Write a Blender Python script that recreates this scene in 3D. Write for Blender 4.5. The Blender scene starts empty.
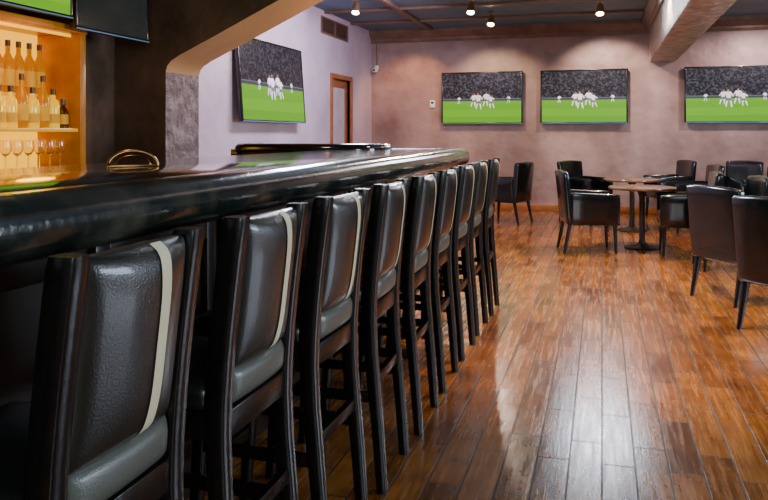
import bpy, bmesh, math, random
from mathutils import Vector, Matrix
random.seed(4)
R=math.radians
COL=bpy.context.scene.collection
# ---------------------------------------------------------------- helpers
def link(name,bm,mats,parent=None,angle=40,loc=None):
    me=bpy.data.meshes.new(name); bmesh.ops.recalc_face_normals(bm,faces=bm.faces[:])
    bm.to_mesh(me); bm.free()
    if not isinstance(mats,(list,tuple)): mats=[mats]
    for m in mats: me.materials.append(m)
    me.shade_smooth(); me.set_sharp_from_angle(angle=R(angle))
    o=bpy.data.objects.new(name,me); COL.objects.link(o)
    if parent: o.parent=parent
    if loc: o.location=loc
    return o
def tag(o,label=None,cat=None,group=None,kind=None):
    if label: o['label']=label
    if cat: o['category']=cat
    if group: o['group']=group
    if kind: o['kind']=kind
    return o
def empty(name,loc=(0,0,0),rz=0):
    o=bpy.data.objects.new(name,None); COL.objects.link(o); o.location=loc; o.rotation_euler=(0,0,rz); o.empty_display_size=.1
    return o
def copy_tree(o,parent=None):
    c=o.copy(); COL.objects.link(c); c.parent=parent
    for ch in list(o.children): copy_tree(ch,c)
    return c
def merge(bm,t,fn=None,mi=0):
    if fn:
        for v in t.verts: v.co=Vector(fn(v.co))
    for f in t.faces: f.material_index=mi
    me=bpy.data.meshes.new('tmp'); t.to_mesh(me); t.free(); bm.from_mesh(me); bpy.data.meshes.remove(me)
def rbox(bm,c,s,b=0.0,seg=2,fn=None,mi=0,sub=0):
    t=bmesh.new(); bmesh.ops.create_cube(t,size=1)
    for v in t.verts: v.co=Vector((v.co.x*s[0],v.co.y*s[1],v.co.z*s[2]))
    if b>0: bmesh.ops.bevel(t,geom=t.edges[:],offset=b,segments=seg,affect='EDGES',profile=.5)
    if sub:
        bmesh.ops.subdivide_edges(t,edges=[e for e in t.edges if e.calc_length()>min(s)*.8],cuts=sub,use_grid_fill=True)
    for v in t.verts: v.co+=Vector(c)
    merge(bm,t,fn,mi)
def box2(bm,a,b_,bev=0,mi=0):
    rbox(bm,[(a[i]+b_[i])/2 for i in range(3)],[abs(b_[i]-a[i]) for i in range(3)],bev,2,None,mi)
def postbar(bm,rings,ch=.004):
    prev=None; first=None
    for (x,y,z,wx,wy) in rings:
        hx,hy=wx/2,wy/2
        p=[(hx-ch,-hy),(hx,-hy+ch),(hx,hy-ch),(hx-ch,hy),(-hx+ch,hy),(-hx,hy-ch),(-hx,-hy+ch),(-hx+ch,-hy)]
        r=[bm.verts.new((x+a,y+b,z)) for a,b in p]
        if prev:
            for i in range(8): bm.faces.new((prev[i],prev[(i+1)%8],r[(i+1)%8],r[i]))
        else: first=r
        prev=r
    bm.faces.new(first[::-1]); bm.faces.new(prev)
def lathe(bm,prof,seg=24,c=(0,0,0),mi=0):
    rings=[]
    for r,z in prof:
        if r<1e-5: rings.append([bm.verts.new((c[0],c[1],c[2]+z))])
        else: rings.append([bm.verts.new((c[0]+r*math.cos(2*math.pi*k/seg),c[1]+r*math.sin(2*math.pi*k/seg),c[2]+z)) for k in range(seg)])
    for a,b in zip(rings,rings[1:]):
        for k in range(seg):
            k2=(k+1)%seg
            if len(a)==1 and len(b)==1: continue
            if len(a)==1: f=bm.faces.new((a[0],b[k],b[k2]))
            elif len(b)==1: f=bm.faces.new((a[k],a[k2],b[0]))
            else: f=bm.faces.new((a[k],a[k2],b[k2],b[k]))
            f.material_index=mi
def tube(bm,pts,r,seg=10,mi=0):
    pts=[Vector(p) for p in pts]; prev=None; first=None
    for i,p in enumerate(pts):
        d=(pts[min(i+1,len(pts)-1)]-pts[max(i-1,0)]).normalized()
        up=Vector((0,0,1)) if abs(d.z)<.95 else Vector((1,0,0))
        a=d.cross(up).normalized(); b=a.cross(d).normalized()
        ring=[bm.verts.new(p+r*(math.cos(2*math.pi*k/seg)*a+math.sin(2*math.pi*k/seg)*b)) for k in range(seg)]
        if prev:
            for k in range(seg): bm.faces.new((prev[k],prev[(k+1)%seg],ring[(k+1)%seg],ring[k])).material_index=mi
        else: first=ring
        prev=ring
    bm.faces.new(first[::-1]).material_index=mi; bm.faces.new(prev).material_index=mi
def sweep(bm,path,prof):
    n=len(path); rings=[]
    for i,p in enumerate(path):
        p=Vector(p)
        d0=(p-Vector(path[i-1])).normalized() if i>0 else None
        d1=(Vector(path[i+1])-p).normalized() if i<n-1 else None
        if d0 is None: d0=d1
        if d1 is None: d1=d0
        n0=Vector((d0.y,-d0.x)); n1=Vector((d1.y,-d1.x)); m=(n0+n1).normalized(); k=1/max(.3,m.dot(n0))
        rings.append([bm.verts.new((p.x+m.x*o*k,p.y+m.y*o*k,z)) for o,z in prof])
    L=len(prof)
    for a,b in zip(rings,rings[1:]):
        for k in range(L): bm.faces.new((a[k],a[(k+1)%L],b[(k+1)%L],b[k]))
    bm.faces.new(rings[0]); bm.faces.new(rings[-1][::-1])
def pillow(bm,y0,y1,z0,z1,xf,th,bulge,ny=12,nz=14,r=.022):
    yc,zc=(y0+y1)/2,(z0+z1)/2; hy,hz=(y1-y0)/2,(z1-z0)/2
    def surf(y,z,side):
        ey=max(0,abs(y-yc)-(hy-r))/r; ez=max(0,abs(z-zc)-(hz-r))/r
        e=max(0,1-ey*ey)**.5*max(0,1-ez*ez)**.5
        bl=(1-((y-yc)/hy)**2)*(1-.85*((z-zc)/hz)**4)
        return xf(z)+side*(th/2*e+bulge*bl)
    def ax(c,h,n):
        return [c+h*math.sin(math.pi/2*max(-1,min(1,(2*i/n-1)))) for i in range(n+1)]
    ys=ax(yc,hy,ny); zs=ax(zc,hz,nz)
    G={}
    for s in (1,-1):
        for i,y in enumerate(ys):
            for j,z in enumerate(zs):
                edge=i in(0,ny) or j in(0,nz)
                if s==-1 and edge: G[s,i,j]=G[1,i,j]
                else: G[s,i,j]=bm.verts.new((surf(y,z,s if not edge else 0),y,z))
    for s in (1,-1):
        for i in range(ny):
            for j in range(nz):
                q=[G[s,i,j],G[s,i+1,j],G[s,i+1,j+1],G[s,i,j+1]]
                bm.faces.new(q if s==1 else q[::-1])
    return surf
# ---------------------------------------------------------------- camera geometry of the view
F=740.; H=1.3; TH=math.atan(218/F); CS,SN=math.cos(TH),math.sin(TH)
def at(px,d,z=0):
    r=(px-384)/F*d
    return (r*CS-d*SN, r*SN+d*CS, z)
# ---------------------------------------------------------------- materials
def mat(name,col,rough=.5,metal=0,spec=.5,noise=None,bump=None,emit=None,coat=0,trans=0,bd=.01):
    m=bpy.data.materials.new(name); m.use_nodes=True; nt=m.node_tree; N=nt.nodes; L=nt.links
    b=N['Principled BSDF']; b.inputs['Base Color'].default_value=(*col,1); b.inputs['Roughness'].default_value=rough
    b.inputs['Metallic'].default_value=metal; b.inputs['Specular IOR Level'].default_value=spec
    b.inputs['Coat Weight'].default_value=coat; b.inputs['Coat Roughness'].default_value=.1
    b.inputs['Transmission Weight'].default_value=trans
    tc=N.new('ShaderNodeTexCoord')
    if noise:
        sc,c2,lo,hi=noise
        n=N.new('ShaderNodeTexNoise'); n.inputs['Scale'].default_value=sc; n.inputs['Detail'].default_value=6
        L.new(tc.outputs['Object'],n.inputs['Vector'])
        r=N.new('ShaderNodeValToRGB'); r.color_ramp.elements[0].position=lo; r.color_ramp.elements[1].position=hi
        r.color_ramp.elements[0].color=(*col,1); r.color_ramp.elements[1].color=(*c2,1)
        L.new(n.outputs['Fac'],r.inputs['Fac']); L.new(r.outputs['Color'],b.inputs['Base Color'])
    if bump:
        sc,st=bump
        n=N.new('ShaderNodeTexNoise'); n.inputs['Scale'].default_value=sc; n.inputs['Detail'].default_value=5
        L.new(tc.outputs['Object'],n.inputs['Vector'])
        bp=N.new('ShaderNodeBump'); bp.inputs['Strength'].default_value=st; bp.inputs['Distance'].default_value=bd
        L.new(n.outputs['Fac'],bp.inputs['Height']); L.new(bp.outputs['Normal'],b.inputs['Normal'])
    if emit:
        b.inputs['Emission Color'].default_value=(*emit[0],1); b.inputs['Emission Strength'].default_value=emit[1]
    return m
M={}
M['wood_black']=mat('wood_black',(.0025,.0025,.0025),.26,spec=.4,noise=(30,(.007,.0055,.0045),.35,.75),bump=(60,.08))
M['leather']=mat('leather',(.006,.0075,.006),.30,spec=.45,noise=(12,(.012,.0135,.011),.3,.7),bump=(260,.4),coat=.35,bd=.0025)
M['chair_leather']=mat('chair_leather',(.0015,.0025,.0035),.22,spec=.25,noise=(9,(.003,.0045,.006),.3,.7),bump=(40,.2),coat=.7,bd=.006)
M['leather_lit']=mat('leather_lit',(.065,.074,.060),.36,bump=(260,.4),coat=.1,bd=.0025)  # same leather in a lighter grey, standing in for light on the pad
M['stripe']=mat('stripe',(.58,.55,.35),.4,bump=(200,.1))
M['roll']=mat('roll',(.006,.011,.010),.17,noise=(7,(.055,.055,.038),.45,.72),bump=(30,.18),coat=.7)
M['bartop']=mat('bartop',(.006,.004,.004),.10,noise=(40,(.03,.015,.01),.5,.8),coat=.8)
M['barwood']=mat('barwood',(.012,.007,.005),.35,noise=(6,(.022,.012,.008),.3,.7))
M['plaster']=mat('plaster',(.215,.130,.105),.48,noise=(1.6,(.41,.275,.24),.34,.66),bump=(5,.6),bd=.03)
M['plaster_left']=mat('plaster_left',(.48,.38,.46),.5,noise=(1.5,(.62,.52,.59),.3,.7),bump=(6,.5),bd=.03)
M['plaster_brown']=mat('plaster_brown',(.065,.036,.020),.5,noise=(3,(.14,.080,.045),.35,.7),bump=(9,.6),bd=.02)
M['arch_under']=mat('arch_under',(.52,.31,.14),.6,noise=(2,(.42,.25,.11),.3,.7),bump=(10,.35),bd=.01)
M['stone']=mat('stone',(.12,.085,.080),.6,noise=(8,(.30,.245,.26),.36,.68),bump=(11,1.0),bd=.04)
M['beam']=mat('beam',(.32,.22,.175),.5,noise=(7,(.56,.43,.38),.38,.66),bump=(13,1.0),bd=.04)
M['ceiling']=mat('ceiling',(.085,.15,.23),.6,noise=(2,(.12,.20,.29),.3,.7))
M['crown']=mat('crown',(.13,.07,.045),.4,noise=(5,(.22,.13,.09),.3,.7))
M['terracotta']=mat('terracotta',(.40,.15,.035),.3,noise=(8,(.28,.09,.02),.3,.7))
M['wood_warm']=mat('wood_warm',(.24,.07,.02),.35,noise=(8,(.36,.13,.04),.3,.7))
M['case_wood']=mat('case_wood',(.42,.15,.01),.35,noise=(8,(.55,.22,.02),.3,.7))
M['amber']=mat('amber',(.25,.09,.0),.6,spec=.1,emit=((1.,.46,.0),1.8),noise=(5,(.3,.12,.0),.3,.7))
M['shelf_glass']=mat('shelf_glass',(.5,.2,.0),.25,emit=((1,.5,.0),.5))
M['gold_liquid']=mat('gold_liquid',(.40,.13,.0),.1,spec=.3,emit=((1,.36,.0),.22),coat=.4)  # emission stands in for shelf light passing through the bottle
M['brown_liquid']=mat('brown_liquid',(.06,.014,.002),.1,coat=.4)
M['pale_liquid']=mat('pale_liquid',(.60,.30,.0),.1,spec=.3,emit=((1,.60,.0),.7),coat=.4)  # back-light through the pale bottles put in as emission
M['label_cream']=mat('label_cream',(.75,.45,.04),.7,spec=.2)
M['cap_gold']=mat('cap_gold',(.06,.02,.003),.35,metal=.3)
M['cap_dark']=mat('cap_dark',(.03,.02,.015),.3)
M['glass']=mat('glass',(1,.92,.6),.02,trans=.97)
M['tvframe']=mat('tvframe',(.008,.008,.010),.22,coat=.3)
M['tvedge']=mat('tvedge',(.10,.22,.36),.3,emit=((.1,.25,.5),.15))
M['darkscreen']=mat('darkscreen',(.025,.032,.03),.15,noise=(3,(.05,.055,.045),.3,.7),coat=.5)
M['white']=mat('white',(.8,.8,.8),.4)
M['metal_dark']=mat('metal_dark',(.05,.035,.028),.35,metal=.6)
M['bronze']=mat('bronze',(.35,.2,.1),.3,metal=.8)
M['brass']=mat('brass',(.30,.17,.06),.3,metal=1)
M['bulb']=mat('bulb',(1,1,1),.4,emit=((1,.85,.6),140))
M['bulb_dim']=mat('bulb_dim',(1,.6,.1),.4,emit=((1,.5,.0),1.0))
M['tabletop']=mat('tabletop',(.15,.065,.03),.12,noise=(5,(.26,.13,.065),.3,.7),coat=1)
M['pane']=mat('pane',(.50,.42,.48),.3,noise=(3,(.65,.58,.62),.3,.7))
M['vent']=mat('vent',(.18,.09,.06),.45)
M['shirt']=mat('shirt',(.7,.7,.7),.5,emit=((1,1,1),.4))
M['shorts']=mat('shorts',(.12,.12,.18),.5,emit=((.15,.15,.22),.3))
M['skin']=mat('skin',(.3,.16,.09),.5,emit=((.3,.16,.09),.3))
def floor_mat():
    m=bpy.data.materials.new('floor_planks'); m.use_nodes=True; nt=m.node_tree; N=nt.nodes; L=nt.links; b=N['Principled BSDF']
    tc=N.new('ShaderNodeTexCoord'); sx=N.new('ShaderNodeSeparateXYZ'); cx=N.new('ShaderNodeCombineXYZ')
    L.new(tc.outputs['Object'],sx.inputs[0]); L.new(sx.outputs['Y'],cx.inputs['X']); L.new(sx.outputs['X'],cx.inputs['Y'])
    br=N.new('ShaderNodeTexBrick'); br.offset=.37; br.offset_frequency=2
    br.inputs['Scale'].default_value=1; br.inputs['Brick Width'].default_value=.54; br.inputs['Row Height'].default_value=.125
    br.inputs['Mortar Size'].default_value=.0042; br.inputs['Mortar Smooth'].default_value=.3; br.inputs['Bias'].default_value=0
    br.inputs['Color1'].default_value=(.0,.0,.0,1); br.inputs['Color2'].default_value=(1,1,1,1); br.inputs['Mortar'].default_value=(.5,.5,.5,1)
    L.new(cx.outputs[0],br.inputs['Vector'])
    mp=N.new('ShaderNodeMapping'); mp.inputs['Scale'].default_value=(44,2.6,1); L.new(tc.outputs['Object'],mp.inputs['Vector'])
    n=N.new('ShaderNodeTexNoise'); n.inputs['Scale'].default_value=1; n.inputs['Detail'].default_value=7; n.inputs['Roughness'].default_value=.6; L.new(mp.outputs[0],n.inputs['Vector'])
    n2=N.new('ShaderNodeTexNoise'); n2.inputs['Scale'].default_value=4.0; n2.inputs['Detail'].default_value=7; n2.inputs['Roughness'].default_value=.65; L.new(tc.outputs['Object'],n2.inputs['Vector'])
    a=N.new('ShaderNodeMath'); a.operation='MULTIPLY_ADD'; a.inputs[1].default_value=.17; L.new(br.outputs['Color'],a.inputs[0]); 
    a2=N.new('ShaderNodeMath'); a2.operation='MULTIPLY_ADD'; a2.inputs[1].default_value=.42; L.new(n.outputs['Fac'],a2.inputs[0])
    a3=N.new('ShaderNodeMath'); a3.operation='MULTIPLY'; a3.inputs[1].default_value=.42; L.new(n2.outputs['Fac'],a3.inputs[0])
    L.new(a3.outputs[0],a2.inputs[2]); L.new(a2.outputs[0],a.inputs[2])
    r=N.new('ShaderNodeValToRGB'); e=r.color_ramp.elements
    e[0].position=.33; e[0].color=(.045,.014,.003,1); e[1].position=.76; e[1].color=(.48,.185,.024,1)
    k=e.new(.52); k.color=(.22,.072,.009,1)
    L.new(a.outputs[0],r.inputs['Fac'])
    mx=N.new('ShaderNodeMix'); mx.data_type='RGBA'; mx.inputs[7].default_value=(.008,.004,.002,1)
    L.new(br.outputs['Fac'],mx.inputs[0]); L.new(r.outputs['Color'],mx.inputs[6]); L.new(mx.outputs[2],b.inputs['Base Color'])
    rr=N.new('ShaderNodeMapRange'); rr.inputs['From Min'].default_value=.35; rr.inputs['From Max'].default_value=.65; rr.inputs['To Min'].default_value=.16; rr.inputs['To Max'].default_value=.32
    L.new(n.outputs['Fac'],rr.inputs['Value'])
    ra=N.new('ShaderNodeMath'); ra.operation='MULTIPLY_ADD'; ra.inputs[1].default_value=.4; L.new(br.outputs['Fac'],ra.inputs[0]); L.new(rr.outputs[0],ra.inputs[2]); L.new(ra.outputs[0],b.inputs['Roughness'])
    hm=N.new('ShaderNodeMath'); hm.operation='MULTIPLY'; hm.inputs[1].default_value=.45; L.new(n.outputs['Fac'],hm.inputs[0])
    hb=N.new('ShaderNodeMath'); hb.operation='MULTIPLY_ADD'; hb.inputs[1].default_value=.25; L.new(br.outputs['Color'],hb.inputs[0]); L.new(hm.outputs[0],hb.inputs[2])
    h=N.new('ShaderNodeMath'); h.operation='SUBTRACT'; L.new(hb.outputs[0],h.inputs[0]); L.new(br.outputs['Fac'],h.inputs[1])
    bp=N.new('ShaderNodeBump'); bp.inputs['Strength'].default_value=.45; bp.inputs['Distance'].default_value=.003
    L.new(h.outputs[0],bp.inputs['Height']); L.new(bp.outputs['Normal'],b.inputs['Normal']); L.new(bp.outputs['Normal'],b.inputs['Coat Normal'])
    b.inputs['Specular IOR Level'].default_value=.85; b.inputs['Coat Weight'].default_value=.3; b.inputs['Coat Roughness'].default_value=.16
    return m
M['floor']=floor_mat()
def screen_mat(hh):
    m=bpy.data.materials.new('match_picture'); m.use_nodes=True; nt=m.node_tree; N=nt.nodes; L=nt.links; b=N['Principled BSDF']
    tc=N.new('ShaderNodeTexCoord'); sx=N.new('ShaderNodeSeparateXYZ'); L.new(tc.outputs['Object'],sx.inputs[0])
    mr=N.new('ShaderNodeMapRange'); mr.inputs['From Min'].default_value=-hh/2; mr.inputs['From Max'].default_value=hh/2; L.new(sx.outputs['Z'],mr.inputs['Value'])
    r=N.new('ShaderNodeValToRGB'); r.color_ramp.interpolation='CONSTANT'; e=r.color_ramp.elements
    e[0].position=0; e[0].color=(.115,.36,.006,1); e[1].position=.12; e[1].color=(.15,.42,.008,1)
    for p,c in ((.26,(.125,.38,.006)),(.37,(.14,.40,.01)),(.43,(.05,.055,.07)),(.47,(.14,.14,.18)),(.485,(.02,.02,.025))):
        k=e.new(p); k.color=(*c,1)
    L.new(mr.outputs[0],r.inputs['Fac'])
    v=N.new('ShaderNodeTexVoronoi'); v.inputs['Scale'].default_value=36; L.new(tc.outputs['Object'],v.inputs['Vector'])
    vr=N.new('ShaderNodeValToRGB'); vr.color_ramp.elements[0].position=.4; vr.color_ramp.elements[0].color=(.002,.002,.003,1); vr.color_ramp.elements[1].position=.9; vr.color_ramp.elements[1].color=(.075,.065,.085,1)
    L.new(v.outputs['Color'],vr.inputs['Fac'])
    g=N.new('ShaderNodeMath'); g.operation='GREATER_THAN'; g.inputs[1].default_value=.485; L.new(mr.outputs[0],g.inputs[0])
    mx=N.new('ShaderNodeMix'); mx.data_type='RGBA'; L.new(g.outputs[0],mx.inputs[0]); L.new(r.outputs['Color'],mx.inputs[6]); L.new(vr.outputs['Color'],mx.inputs[7])
    b.inputs['Base Color'].default_value=(.01,.01,.012,1); L.new(mx.outputs[2],b.inputs['Emission Color']); b.inputs['Emission Strength'].default_value=1.4
    b.inputs['Roughness'].default_value=.3; b.inputs['Specular IOR Level'].default_value=.25
    return m
# ---------------------------------------------------------------- the setting
WX=-4.0; WY=12.78; CZ=3.15
def struct(name,bm,m,angle=40):
    o=link(name,bm,m,None,angle); o['kind']='structure'; return o
bm=bmesh.new(); box2(bm,(WX-.2,-2.5,-.1),(6.5,WY+.2,0)); struct('floor',bm,M['floor'])
bm=bmesh.new(); box2(bm,(WX-.2,-2.5,CZ),(6.5,WY+.2,CZ+.1)); struct('ceiling',bm,M['ceiling'])
bm=bmesh.new(); box2(bm,(WX-.2,WY,0),(6.5,WY+.2,CZ)); struct('wall_back',bm,M['plaster'])
DY0,DY1,DZ=10.72,11.58,2.17
bm=bmesh.new()
box2(bm,(WX-.2,-2.5,0),(WX,5.6,CZ),0,1); box2(bm,(WX-.2,5.6,0),(WX,DY0,CZ)); box2(bm,(WX-.2,DY1,0),(WX,WY,CZ)); box2(bm,(WX-.2,DY0,DZ),(WX,DY1,CZ))
struct('wall_left',bm,[M['plaster_left'],M['plaster_brown']])
bm=bmesh.new(); box2(bm,(WX,WY-.025,0),(6.5,WY,.11),.005); struct('baseboard_back',bm,M['terracotta'])
bm=bmesh.new(); box2(bm,(WX,5.98,0),(WX+.025,DY0-.08,.11),.005); struct('baseboard_left',bm,M['terracotta'])
prof=[(0,2.93),(.03,2.93),(.05,2.97),(.05,3.0),(.10,3.04),(.16,3.09),(.16,CZ),(0,CZ)]
bm=bmesh.new(); sweep(bm,[(WX,WY),(.73,WY)],prof); struct('trim_1',bm,M['crown'],20)
bm=bmesh.new(); sweep(bm,[(1.15,WY),(6.5,WY)],prof); struct('trim_2',bm,M['crown'],20)
bm=bmesh.new(); box2(bm,(.73,2.0,2.47),(1.15,WY,CZ),.03); struct('trim_3',bm,M['beam'])
bm=bmesh.new(); sweep(bm,[(.73,WY-.16),(.73,2.0)],[(0,2.93),(.03,2.93),(.05,2.97),(.05,3.0),(.12,3.09),(.12,CZ),(0,CZ)]); struct('trim_4',bm,M['crown'],20)
for i,y in enumerate((8.6,10.4,11.6)):
    bm=bmesh.new(); box2(bm,(WX,y,CZ-.04),(.6,y+.06,CZ),.005); struct('trim_%d'%(5+i),bm,M['crown'])
bm=bmesh.new(); box2(bm,(-2.9,6.2,CZ-.05),(-2.82,WY-.16,CZ),.005); struct('trim_8',bm,M['crown'])
AY0,AY1=5.42,5.95
curve=[(-3.5,0),(-3.5,1.82),(-3.485,1.87),(-3.45,1.91),(-3.38,1.95),(-3.26,2.005),(-3.06,2.095),(-2.52,2.345),(-1.9,2.63),(-1.2,2.94),(-.7,CZ)]
bm=bmesh.new()
a=[bm.verts.new((x,AY0,z)) for x,z in curve+[(WX,CZ),(WX,0)]]; b=[bm.verts.new((x,AY1,z)) for x,z in curve+[(WX,CZ),(WX,0)]]
bm.faces.new(a); bm.faces.new(b[::-1])
n=len(a)
for k in range(n):
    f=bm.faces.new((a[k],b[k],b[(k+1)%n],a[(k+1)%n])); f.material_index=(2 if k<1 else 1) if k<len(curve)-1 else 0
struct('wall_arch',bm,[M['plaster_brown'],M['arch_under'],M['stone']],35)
bm=bmesh.new()
for y in (DY0-.07,DY1): box2(bm,(WX-.12,y,0),(WX+.03,y+.07,DZ+.07),.006)
box2(bm,(WX-.12,DY0,DZ),(WX+.03,DY1,DZ+.07),.006)
df=struct('door_1',bm,M['wood_warm'])
bm=bmesh.new()
for y in (DY0,DY1-.12): box2(bm,(WX-.08,y,.01),(WX-.04,y+.12,DZ-.01),.004)
for z,h in ((.01,.25),(1.0,.12),(DZ-.13,.12)): box2(bm,(WX-.08,DY0+.12,z),(WX-.04,DY1-.12,z+h),.003)
link('door_leaf',bm,M['wood_warm'],df)
bm=bmesh.new(); box2(bm,(WX-.065,DY0+.12,.26),(WX-.055,DY1-.12,DZ-.13)); link('glass_pane',bm,M['pane'],df)
bm=bmesh.new(); tube(bm,[(WX-.04,DY0+.06,1.02),(WX+.03,DY0+.06,1.02),(WX+.03,DY0+.15,1.02)],.01); link('door_handle',bm,M['brass'],df)
# ---------------------------------------------------------------- bar counter
bar=empty('bar_counter',(-1.5,2.2,0)); tag(bar,'long dark bar counter with padded rolled leather edge and glossy top','bar counter')
B=(-1.5,2.2,0)
def rel(bm):
    for v in bm.verts: v.co-=Vector(B)
    return bm
YN=-1.2; YF=5.60; XF=-1.045
bm=bmesh.new(); box2(bm,(-1.9,YN,1.12),(XF-.03,YF-.03,1.185),.004); box2(bm,(-2.7,5.05,1.12),(-1.9,YF-.03,1.185),.004); link('counter_top',rel(bm),M['bartop'],bar)
rp=[]
for k in range(22):
    t=2*math.pi*k/22; c,s=math.cos(t),math.sin(t)
    rp.append((math.copysign(abs(c)**.85,c)*.080, 1.126+math.copysign(abs(s)**.85,s)*.066))
cr=[(XF-.03+.03*math.cos(R(q)),YF-.03+.03*math.sin(R(q))) for q in range(0,91,30)]
bm=bmesh.new(); sweep(bm,[(XF,YN)]+[(XF,YN+.4*k) for k in range(1,16)]+cr+[(-2.7,YF)],rp); link('padded_edge',rel(bm),M['roll'],bar,60)
bm=bmesh.new()
rr=[(math.cos(2*math.pi*k/14)*.045,1.186+math.sin(2*math.pi*k/14)*.045) for k in range(14)]
sweep(bm,[(-2.66,5.5),(-2.66,5.13),(-2.62,5.07),(-2.54,5.05),(-1.72,5.05),(-1.64,5.08),(-1.60,5.14),(-1.60,5.5)],rr); link('raised_rim',rel(bm),M['bartop'],bar,60)
bm=bmesh.new(); box2(bm,(-1.85,YN,.1),(-1.36,5.3,1.12)); box2(bm,(-2.66,5.1,.1),(-1.36,5.3,1.12)); box2(bm,(-1.82,YN,0),(-1.42,5.27,.1)); link('bar_body',rel(bm),M['barwood'],bar)
for k in range(9):
    bm=bmesh.new(); y0=YN+.05+k*.72; y1=y0+.66
    if y1>5.3: y1=5.28
    for a_,b_ in (((-1.36,y0,.2),(-1.335,y0+.06,1.0)),((-1.36,y1-.06,.2),(-1.335,y1,1.0)),((-1.36,y0+.06,.2),(-1.335,y1-.06,.27)),((-1.36,y0+.06,.93),(-1.335,y1-.06,1.0))): box2(bm,a_,b_,.004)
    link('front_panel',rel(bm),M['barwood'],bar)
# ---------------------------------------------------------------- bar stools
def rake(z): 
    t=max(0,(z-.70)/.415); return .156+.046*t**1.3
def make_stool():
    root=empty('bar_stool')
    for s in (1,-1):
        y=s*.168
        bm=bmesh.new(); rings=[(.205,y,0,.036,.032),(.186,y,.25,.040,.036),(.162,y,.50,.045,.040),(.156,y,.62,.048,.042)]
        for z in (.70,.80,.88,.96,1.04,1.10): rings.append((rake(z),y,z,.052,.042))
        rings.append((rake(1.117),y,1.117,.048,.038)); postbar(bm,rings); link('back_post',bm,M['wood_black'],root,50)
        bm=bmesh.new(); postbar(bm,[(-.235,y*.98,0,.034,.034),(-.21,y*.98,.35,.040,.038),(-.195,y*.98,.645,.046,.044)]); link('leg',bm,M['wood_black'],root,50)
        bm=bmesh.new(); rbox(bm,(-.015,y*.985,.34),(.39,.022,.036),.003); link('stretcher',bm,M['wood_black'],root)
    bm=bmesh.new(); rbox(bm,(-.218,0,.26),(.026,.31,.042),.004); link('footrest',bm,M['wood_black'],root)
    bm=bmesh.new(); rbox(bm,(.174,0,.40),(.024,.30,.036),.003); link('stretcher',bm,M['wood_black'],root)
    bm=bmesh.new(); rbox(bm,(-.02,0,.645),(.39,.355,.065),.006); link('seat_frame',bm,M['wood_black'],root)
    def pad(co):
        x,y,z=co
        if z>.705: z+=.018*(1-(y/.21)**2)*(1-((x+.04)/.22)**2)
        return (x,y,z)
    bm=bmesh.new(); rbox(bm,(-.045,0,.707),(.37,.37,.062),.024,4,pad,0,5); link('seat',bm,M['leather'],root,60)
    bm=bmesh.new(); pillow(bm,-.147,.147,.680,.768,lambda z:rake(z)-.002,.05,.010,12,10,.03); link('lower_back_pad',bm,M['leather_lit'],root,70)
    bm=bmesh.new(); surf=pillow(bm,-.148,.148,.758,1.110,lambda z:rake(z)-.002,.044,.030,20,22,.032); bk=link('backrest',bm,M['leather'],root,70)
    for side in (1,-1):
        bm=bmesh.new(); n=30; prev=None
        for k in range(n+1):
            z=.7605+(1.1085-.7605)*k/n
            row=[bm.verts.new((surf(.022+.034*q/5,z,side)+side*.0022,.022+.034*q/5,z)) for q in range(6)]
            if prev:
                for q in range(5): bm.faces.new((prev[q],prev[q+1],row[q+1],row[q]))
            prev=row
        o=link('stripe',bm,M['stripe'],bk,70); o['label']='cream vertical leather stripe'
    return root
st0=make_stool()
ords=['nearest the camera, cut off by the lower left corner','second from the camera, cream stripe and lit-toned lower pad in full view','third from the camera, just past the one with the wide stripe','fourth from the camera along the row','middle one of the nine along the bar','sixth from the camera, fourth from the far end of the row','third from the far end of the bar row','second from the far end of the bar row','last of the row, beside the far end of the bar']
for i in range(9):
    o=st0 if i==0 else copy_tree(st0)
    o.location=(-.972+random.uniform(-.006,.006)*(i>0),1.103+.545*i,0); o.rotation_euler=(0,0,R(random.uniform(-1.5,1.5)) if i else 0)
    tag(o,'black bar stool, '+ords[i],'bar stool','bar stools in a row along the bar')
# ---------------------------------------------------------------- armchairs
CL=M['chair_leather']
def make_chair():
    root=empty('armchair')
    def pad(co):
        x,y,z=co
        if z>.42: z+=.02*(1-(y/.24)**2)*(1-((x-.03)/.28)**2)
        return (x,y,z)
    bm=bmesh.new(); rbox(bm,(.03,0,.40),(.50,.42,.13),.03,3,pad,0,4); link('seat',bm,CL,root,60)
    bm=bmesh.new(); rbox(bm,(0,0,.335),(.52,.49,.05),.01); link('seat_frame',bm,CL,root)
    def lean(co):
        x,y,z=co; t=(z-.3)/.6
        return (x-.08*t+.035*(y/.3)**2*t, y*(1+.05*t), z-.02*(y/.3)**2*(z>.8))
    bm=bmesh.new(); rbox(bm,(-.245,0,.605),(.075,.53,.59),.025,3,lean,0,6); link('backrest',bm,CL,root,60)
    for s in (1,-1):
        def arm(co,s=s):
            x,y,z=co; t=(z-.3)/.35
            return (x,y+s*.02*t,z+(.03*(.25-x) if z>.5 else 0))
        bm=bmesh.new(); rbox(bm,(.02,s*.243,.48),(.52,.055,.34),.02,3,arm,0,3); link('armrest',bm,CL,root,60)
        bm=bmesh.new(); postbar(bm,[(.245,s*.225,0,.026,.026),(.23,s*.222,.32,.042,.042)]); link('leg',bm,M['wood_black'],root,50)
        bm=bmesh.new(); postbar(bm,[(-.31,s*.225,0,.026,.026),(-.245,s*.222,.32,.042,.042)]); link('leg',bm,M['wood_black'],root,50)
    return root
ch0=make_chair()
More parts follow.
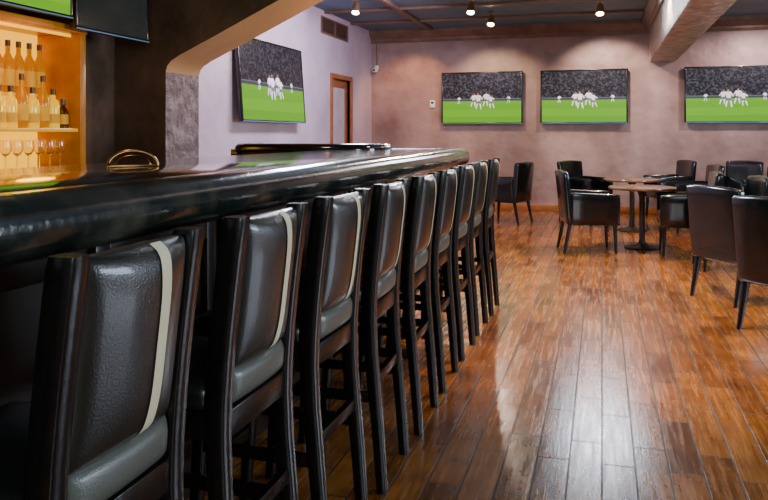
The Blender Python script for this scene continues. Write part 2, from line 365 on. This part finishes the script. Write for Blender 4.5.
CH=[(589,8.25,12,'black leather armchair at the left side of the front round table, side on'),
    (586,11.0,-35,'black leather armchair behind the front left one, near the back wall'),
    (668,11.5,200,'black leather armchair closest to the back wall under the ceiling beam'),
    (692,9.85,190,'black leather armchair on the right of the rear round table'),
    (686,8.0,180,'black leather armchair on the right of the front round table, facing left'),
    (726,7.15,186,'black leather armchair turned toward the tables, half hidden behind the shiny-backed one'),
    (744,5.85,36,'black leather armchair with bright glare on its back'),
    (802,4.85,40,'black leather armchair nearest the camera at the right edge'),
    (774,9.3,225,'black leather armchair standing under the right television'),
    (506,10.9,160,'lone black leather armchair by the back wall past the bar stools'),
    (790,7.9,185,'black leather armchair cut off by the right edge, behind the nearest one'),
    (735,11.0,235,'black leather armchair near the back wall below the right television')]
for i,(px,d,a,lb) in enumerate(CH):
    o=ch0 if i==0 else copy_tree(ch0)
    o.location=at(px,d); o.rotation_euler=(0,0,R(a)); tag(o,lb,'armchair','black leather armchairs')
# ---------------------------------------------------------------- round tables
def make_table():
    root=empty('round_table')
    bm=bmesh.new(); lathe(bm,[(0,.668),(.35,.668),(.368,.675),(.372,.685),(.368,.696),(.355,.70),(0,.70)],48); link('tabletop',bm,M['tabletop'],root,50)
    bm=bmesh.new(); lathe(bm,[(0,.02),(.045,.02),(.04,.06),(.032,.1),(.032,.58),(.05,.64),(.10,.668),(0,.668)],20); link('column',bm,M['metal_dark'],root,50)
    bm=bmesh.new(); lathe(bm,[(0,0),(.19,0),(.195,.01),(.18,.02),(.08,.035),(.045,.06),(0,.06)],36); link('base',bm,M['metal_dark'],root,50)
    return root
t0=make_table(); t0.location=at(642,8.45); tag(t0,'round wooden pedestal table in front, between the two side-on armchairs','table','round pedestal tables')
t1=copy_tree(t0); t1.location=at(632,9.95); tag(t1,'round wooden pedestal table further back, behind the front one','table','round pedestal tables')
# ---------------------------------------------------------------- televisions showing the match
def figure(bm,x,z,h,y,lean=0,flip=1):
    def poly(pts,mi):
        f=bm.faces.new([bm.verts.new((x+(px_*flip+lean*pz)*h,y,z+pz*h)) for px_,pz in pts]); f.material_index=mi
    poly([(-.11,.50),(.11,.50),(.14,.84),(-.14,.84)],1)
    poly([(-.14,.84),(-.26,.60),(-.21,.56),(-.11,.74)],1); poly([(.14,.84),(.30,.66),(.25,.60),(.11,.74)],1)
    poly([(-.14,.34),(-.02,.34),(0,.5),(-.11,.5)],2); poly([(.02,.34),(.15,.34),(.11,.5),(0,.5)],2)
    poly([(-.17,0),(-.10,0),(-.04,.34),(-.13,.34)],1); poly([(.14,0),(.20,.02),(.14,.34),(.05,.34)],1)
    poly([(.06*math.cos(k*math.pi/4),.92+.075*math.sin(k*math.pi/4)) for k in range(8)],3)
def make_tv(w,h,smat,figs=True):
    root=empty('television')
    bm=bmesh.new(); rbox(bm,(0,-.06,0),(w,.045,h),.008,2); link('casing',bm,M['tvframe'],root)
    b=.024; bm=bmesh.new()
    for c,s in (((0,-.086,h/2-b/2),(w,.01,b)),((0,-.086,-h/2+b/2),(w,.01,b)),((w/2-b/2,-.086,0),(b,.01,h-2*b)),((-w/2+b/2,-.086,0),(b,.01,h-2*b))): rbox(bm,c,s,.002)
    link('bezel',bm,M['tvframe'],root)
    bm=bmesh.new(); rbox(bm,(0,-.094,-h/2+.006),(w*.99,.004,.009)); link('edge_strip',bm,M['tvedge'],root)
    bm=bmesh.new(); y=-.0845; W,Hh=w-2*b,h-2*b
    bm.faces.new([bm.verts.new(p) for p in ((-W/2,y,-Hh/2),(W/2,y,-Hh/2),(W/2,y,Hh/2),(-W/2,y,Hh/2))])
    if figs:
        for q,(fx,fz,s,l,f) in enumerate(((-.17,-.17,.26,.14,1),(-.05,-.22,.32,-.06,-1),(.07,-.16,.27,.10,1),(.20,-.20,.26,-.16,1),(.52,-.10,.14,0,-1),(-.44,-.11,.14,.05,1))):
            figure(bm,fx*h,fz*h,s*h,y-.0008-.0002*q,l,f)
        link('screen',bm,[smat,M['shirt'],M['shorts'],M['skin']],root)
    else: link('screen',bm,smat,root)
    bm=bmesh.new(); rbox(bm,(0,-.019,0),(.4,.036,.3),.004); link('wall_bracket',bm,M['metal_dark'],root)
    return root
sm1=screen_mat(.85); zc=(1.47+2.375)/2
tv=make_tv(1.40,.895,sm1)
for i,(xc,lb) in enumerate(((-1.99,'left one of the three televisions on the mauve back wall, beside the thermostat'),(-.295,'middle one of the three televisions on the back wall'),(1.965,'right television on the back wall, past the ceiling beam'))):
    o=tv if i==0 else copy_tree(tv); o.location=(xc,WY,zc); tag(o,lb+', showing football','television','televisions on the back wall')
tl=make_tv(1.84,.99,screen_mat(.94)); tl.location=(WX+.02,8.42,1.93); tl.rotation_euler=(R(-4),0,R(90)); tag(tl,'large television tilted down on the lilac left wall, showing football','television')
td=make_tv(.86,.5,M['darkscreen'],False); td.location=(WX+.42,4.74,2.28); td.rotation_euler=(0,0,R(90)); tag(td,'dark switched-off television beside the stone pier','television')
bm=bmesh.new(); rbox(bm,(0,.19,0),(.06,.42,.06),.004); link('wall_arm',bm,M['metal_dark'],td)
tg=make_tv(1.0,.56,screen_mat(.5),False); tg.location=(WX+.42,3.78,2.37); tg.rotation_euler=(0,0,R(90)); tag(tg,'television above the glowing bottle shelves, green pitch showing at its lower edge','television')
bm=bmesh.new(); rbox(bm,(0,.19,0),(.06,.42,.06),.004); link('wall_arm',bm,M['metal_dark'],tg)
# ---------------------------------------------------------------- lit bottle shelves
cab=empty('bottle_shelf',(-3.8,3.7,0)); tag(cab,'amber back-lit wooden bottle shelves behind the bar','shelf')
Bc=Vector((-3.8,3.7,0))
def rc(bm):
    for v in bm.verts: v.co-=Bc
    return bm
CY0,CY1=2.9,4.55
bm=bmesh.new(); box2(bm,(-3.99,CY0,0),(-3.6,CY1,1.0),.004); link('base_cabinet',rc(bm),M['barwood'],cab)
bm=bmesh.new(); box2(bm,(-3.99,CY0,1.0),(-3.56,CY1+.0,1.06),.006); link('counter',rc(bm),M['bartop'],cab)
for y in (CY0,CY1-.06):
    bm=bmesh.new(); box2(bm,(-3.99,y,1.06),(-3.6,y+.06,2.02),.004); link('side_panel',rc(bm),M['case_wood'],cab)
bm=bmesh.new(); box2(bm,(-3.99,CY0,2.02),(-3.585,CY1,2.07),.006); link('header',rc(bm),M['case_wood'],cab)
bm=bmesh.new(); box2(bm,(-3.99,CY0+.06,1.06),(-3.975,CY1-.06,2.02)); link('glowing_back',rc(bm),M['amber'],cab)
bm=bmesh.new(); box2(bm,(-3.97,CY0+.06,1.555),(-3.81,CY1-.06,1.58),.002); link('shelf',rc(bm),M['shelf_glass'],cab)
bm=bmesh.new(); box2(bm,(-3.97,CY0+.06,1.315),(-3.62,CY1-.06,1.34),.002); link('shelf',rc(bm),M['shelf_glass'],cab)
bm=bmesh.new(); box2(bm,(-3.70,CY0+.06,2.0),(-3.68,CY1-.06,2.02)); link('light_strip',rc(bm),M['bulb_dim'],cab)
def make_bottle(kind):
    root=empty('bottle')
    if kind=='tall': pr=[(0,0),(.038,0),(.043,.006),(.043,.20),(.034,.235),(.016,.275),(.015,.35),(0,.35)]; lz=(.05,.16); top=.35; m=M['gold_liquid']; cm=M['cap_gold']
    elif kind=='square': pr=[(0,0),(.040,0),(.044,.006),(.044,.165),(.038,.19),(.016,.21),(.015,.265),(0,.265)]; lz=(.035,.10); top=.265; m=M['pale_liquid']; cm=M['cap_gold']
    else: pr=[(0,0),(.034,0),(.037,.006),(.037,.11),(.028,.14),(.015,.16),(.014,.20),(0,.20)]; lz=(.03,.10); top=.20; m=M['brown_liquid']; cm=M['cap_dark']
    bm=bmesh.new(); lathe(bm,pr,20); link('bottle_body',bm,m,root,50)
    r=max(p[0] for p in pr)+.0012
    bm=bmesh.new(); lathe(bm,[(r-.001,lz[0]),(r,lz[0]),(r,lz[1]),(r-.001,lz[1])],20); link('paper_label',bm,M['label_cream'],root,50)
    bm=bmesh.new(); lathe(bm,[(.0165,top-.03),(.0175,top-.03),(.0175,top+.012),(0,top+.012)],14); link('cap',bm,cm,root,50)
    return root
protos={}
def place_bottle(kind,x,y,z,lb,g):
    if kind not in protos: protos[kind]=make_bottle(kind); o=protos[kind]
    else: o=copy_tree(protos[kind])
    o.location=(x,y,z); tag(o,lb,'bottle',g)
pos=['right end','second from the right','third from the right','fourth from the right','fifth from the right','sixth from the right','seventh from the right','at the left edge']
for i in range(8): place_bottle('tall',-3.89,4.41-.097*i+random.uniform(-.003,.003),1.58,'tall gold bottle on the upper lit shelf, '+pos[i],'gold bottles on the upper shelf')
front=['small','square','tall','square','tall','square','square','tall']
nm={'small':'short brown bottle','square':'stout pale bottle','tall':'tall gold bottle'}
for i,k in enumerate(front): place_bottle(k,-3.71,4.44-.098*i,1.34,nm[k]+' on the lower lit shelf, '+pos[i],'bottles on the lower shelf')
def make_glass():
    bm=bmesh.new(); lathe(bm,[(0,0),(.034,0),(.034,.003),(.006,.008),(.004,.02),(.004,.09),(.02,.105),(.036,.13),(.038,.155),(.032,.20),(.030,.20),(.035,.155),(.033,.132),(.018,.108),(0,.10)],20)
    return link('wine_glass',bm,M['glass'],None,60)
g0=make_glass()
for i in range(8):
    o=g0 if i==0 else copy_tree(g0); o.location=(-3.72,4.42-.1*i,1.06); tag(o,'stemmed wine glass under the bottles, '+pos[i],'glass','wine glasses below the bottles')
# ---------------------------------------------------------------- brass napkin holder on the counter
nh=empty('napkin_holder',at(133,2.62,1.185),R(40)); tag(nh,'arched brass napkin holder on the bar top near the bottle shelves','napkin holder')
for s in (1,-1):
    bm=bmesh.new(); tube(bm,[(.082*math.cos(R(a)),s*.02,.004+.052*math.sin(R(a))) for a in range(0,181,12)],.0055,8)
    tube(bm,[(.058*math.cos(R(a)),s*.02,.004+.034*math.sin(R(a))) for a in range(0,181,12)],.003,6)
    link('arched_side',bm,M['brass'],nh,60)
bm=bmesh.new(); rbox(bm,(0,0,.003),(.17,.048,.006),.002); link('base',bm,M['brass'],nh)
# ---------------------------------------------------------------- wall fittings
v=empty('air_vent',(WX,10.85,2.93)); tag(v,'brown slatted air vent high on the lilac left wall','vent')
bm=bmesh.new()
for a_,b_ in (((0,-.6,.10),(.02,.6,.13)),((0,-.6,-.13),(.02,.6,-.10)),((0,-.6,-.1),(.02,-.56,.1)),((0,.56,-.1),(.02,.6,.1)),((0,-.02,-.1),(.02,.02,.1))): box2(bm,a_,b_,.002)
link('frame',bm,M['vent'],v)
bm=bmesh.new()
for k in range(7): rbox(bm,(.008,0,-.08+k*.027),(.014,1.12,.006))
link('slats',bm,M['vent'],v)
bm=bmesh.new(); box2(bm,(0,-.56,-.1),(.002,.56,.1)); link('duct_back',bm,M['cap_dark'],v)
t=empty('thermostat',(-2.87,WY,1.83)); tag(t,'small white thermostat left of the first back wall television','thermostat')
bm=bmesh.new(); rbox(bm,(0,-.012,0),(.09,.024,.13),.006); link('housing',bm,M['white'],t)
bm=bmesh.new(); rbox(bm,(0,-.025,.02),(.05,.003,.035)); link('display',bm,M['cap_dark'],t)
c=empty('security_camera',(-3.9,WY,2.5)); tag(c,'small white security camera in the corner of the two walls','camera')
bm=bmesh.new(); rbox(bm,(0,-.01,0),(.07,.02,.07),.004); tube(bm,[(0,-.02,0),(0,-.07,0),(0,-.08,-.02)],.012); link('mount',bm,M['white'],c)
bm=bmesh.new(); rbox(bm,(0,-.10,-.06),(.07,.13,.07),.012); link('camera_body',bm,M['white'],c)
bm=bmesh.new(); tube(bm,[(0,-.16,-.06),(0,-.172,-.06)],.024,14); link('lens',bm,M['cap_dark'],c)
bm=bmesh.new(); tube(bm,[(0,-.012,.03),(.01,-.012,.15),(-.005,-.012,.25),(0,-.012,.42)],.005,6); link('cable',bm,M['cap_dark'],c)
# ---------------------------------------------------------------- ceiling spotlights
def make_spot():
    root=empty('ceiling_spotlight')
    bm=bmesh.new(); lathe(bm,[(0,0),(.05,0),(.05,-.02),(.02,-.03),(0,-.03)],20); link('ceiling_plate',bm,M['bronze'],root,50)
    bm=bmesh.new(); tube(bm,[(0,0,-.02),(0,0,-.09)],.009,8); link('arm',bm,M['bronze'],root)
    bm=bmesh.new(); lathe(bm,[(0,.08),(.035,.075),(.048,.04),(.060,-.075),(.055,-.075),(.044,.02),(0,.03)],20); s=link('lamp_shade',bm,M['bronze'],root,50,(0,0,-.13)); s.rotation_euler=(R(-22),0,0)
    bm=bmesh.new(); lathe(bm,[(0,-.03),(.03,-.035),(.042,-.062),(.028,-.082),(0,-.092)],16); b=link('bulb',bm,M['bulb'],s,60)
    return root
sp0=make_spot()
SP=[(471,10.1,'ceiling spotlight shining brightly above the left back wall television'),(491,11.2,'ceiling spotlight nearest the back wall crown moulding'),(356,10.1,'ceiling spotlight nearest the lilac left wall'),(600,10.2,'ceiling spotlight beside the plastered ceiling beam')]
for i,(px,d,lb) in enumerate(SP):
    o=sp0 if i==0 else copy_tree(sp0); o.location=at(px,d,CZ); tag(o,lb,'spotlight','ceiling spotlights')
# ---------------------------------------------------------------- lights
def lamp(name,kind,loc,target,power,col,size=.2,sy=None,angle=60,blend=.6):
    l=bpy.data.lights.new(name,kind); l.energy=power; l.color=col
    if kind=='AREA':
        l.size=size
        if sy: l.shape='RECTANGLE'; l.size_y=sy
    else: l.shadow_soft_size=size
    if kind=='SPOT': l.spot_size=R(angle); l.spot_blend=blend
    o=bpy.data.objects.new(name,l); COL.objects.link(o); o.location=loc
    o.rotation_euler=(Vector(target)-Vector(loc)).to_track_quat('-Z','Y').to_euler()
    return o
warm=(1,.64,.34); cool=(.62,.78,1)
lamp('spot_light','SPOT',(-3.0,11.8,3.0),(-3.3,WY,1.2),95,(1,.5,.22),.05,None,95)
lamp('spot_light','SPOT',(-1.9,11.5,3.0),(-1.7,WY,1.3),160,(1,.70,.45),.05,None,90)
lamp('spot_light','SPOT',(-.1,11.7,3.0),(.1,WY,1.6),230,(1,.78,.68),.05,None,95)
lamp('spot_light','SPOT',(2.4,11.5,3.0),(2.2,WY,1.3),220,(1,.78,.82),.05,None,110)
lamp('spot_light','SPOT',(-3.1,7.4,3.05),(-4.0,7.6,2.3),70,(1,.75,.5),.08,None,110)
for i,(px,d,_) in enumerate(SP):
    p=at(px,d-.15,2.88); lamp('spot_lamp','SPOT',p,(p[0]*.4+.1,3.0,0),[170,60,60,190][i],[(1,.85,.7),(1,.8,.6),(1,.8,.6),(.78,.86,1)][i],[.1,.05,.05,.50][i],None,75)
lamp('table_downlight','SPOT',(.6,8.9,3.05),(.5,8.9,0),700,warm,.06,None,105)
lamp('chair_downlight','SPOT',(2.2,6.6,3.05),(1.9,6.2,0),300,warm,.06,None,100)
lamp('aisle_downlight','SPOT',(-.1,5.0,3.05),(-.1,5.6,0),640,warm,.25,None,90)
lamp('near_downlight','SPOT',(.9,2.4,3.05),(.7,2.9,0),330,(1,.70,.44),.2,None,80)
lamp('bar_downlight','SPOT',(-2.4,3.0,3.05),(-1.8,3.0,0),60,(1,.6,.3),.08,None,110)
lamp('arch_fill','SPOT',(-1.6,6.6,1.9),(-2.8,5.6,2.5),36,(1,.60,.28),.1,None,110)  # added fill that warms the underside of the arch
lamp('chair_glare_fill','AREA',(-2.2,6.9,2.95),(1.2,6.0,.7),240,(.7,.84,1),.9,.6)  # added fill that puts cool glare on the armchair backs
lamp('left_wall_wash','AREA',(-2.2,8.6,3.0),(-4,8.9,1.2),115,(.82,.72,1),1.6,.4)
lamp('shelf_light','POINT',(-3.45,3.9,1.75),(0,0,0),5,(1,.5,.03),.12)
lamp('window_daylight','AREA',(5.8,5.0,1.9),(-1,3.5,.9),400,(.72,.82,1),3.5,1.6)
lamp('front_window','AREA',(1.6,-2.2,2.0),(-.6,4,.9),115,(.86,.95,1),2.2,1.4)
w=bpy.data.worlds.new('World'); bpy.context.scene.world=w; w.use_nodes=True
bg=w.node_tree.nodes['Background']; bg.inputs[0].default_value=(.73,.71,.72,1); bg.inputs[1].default_value=.18
# ---------------------------------------------------------------- camera
cd=bpy.data.cameras.new('camera'); cam=bpy.data.objects.new('camera',cd); COL.objects.link(cam)
cam.location=(0,0,H); cam.rotation_euler=(R(90),0,TH); cd.sensor_width=36; cd.lens=F/768*36; cd.shift_y=-116/768; cd.clip_start=.05
bpy.context.scene.camera=cam
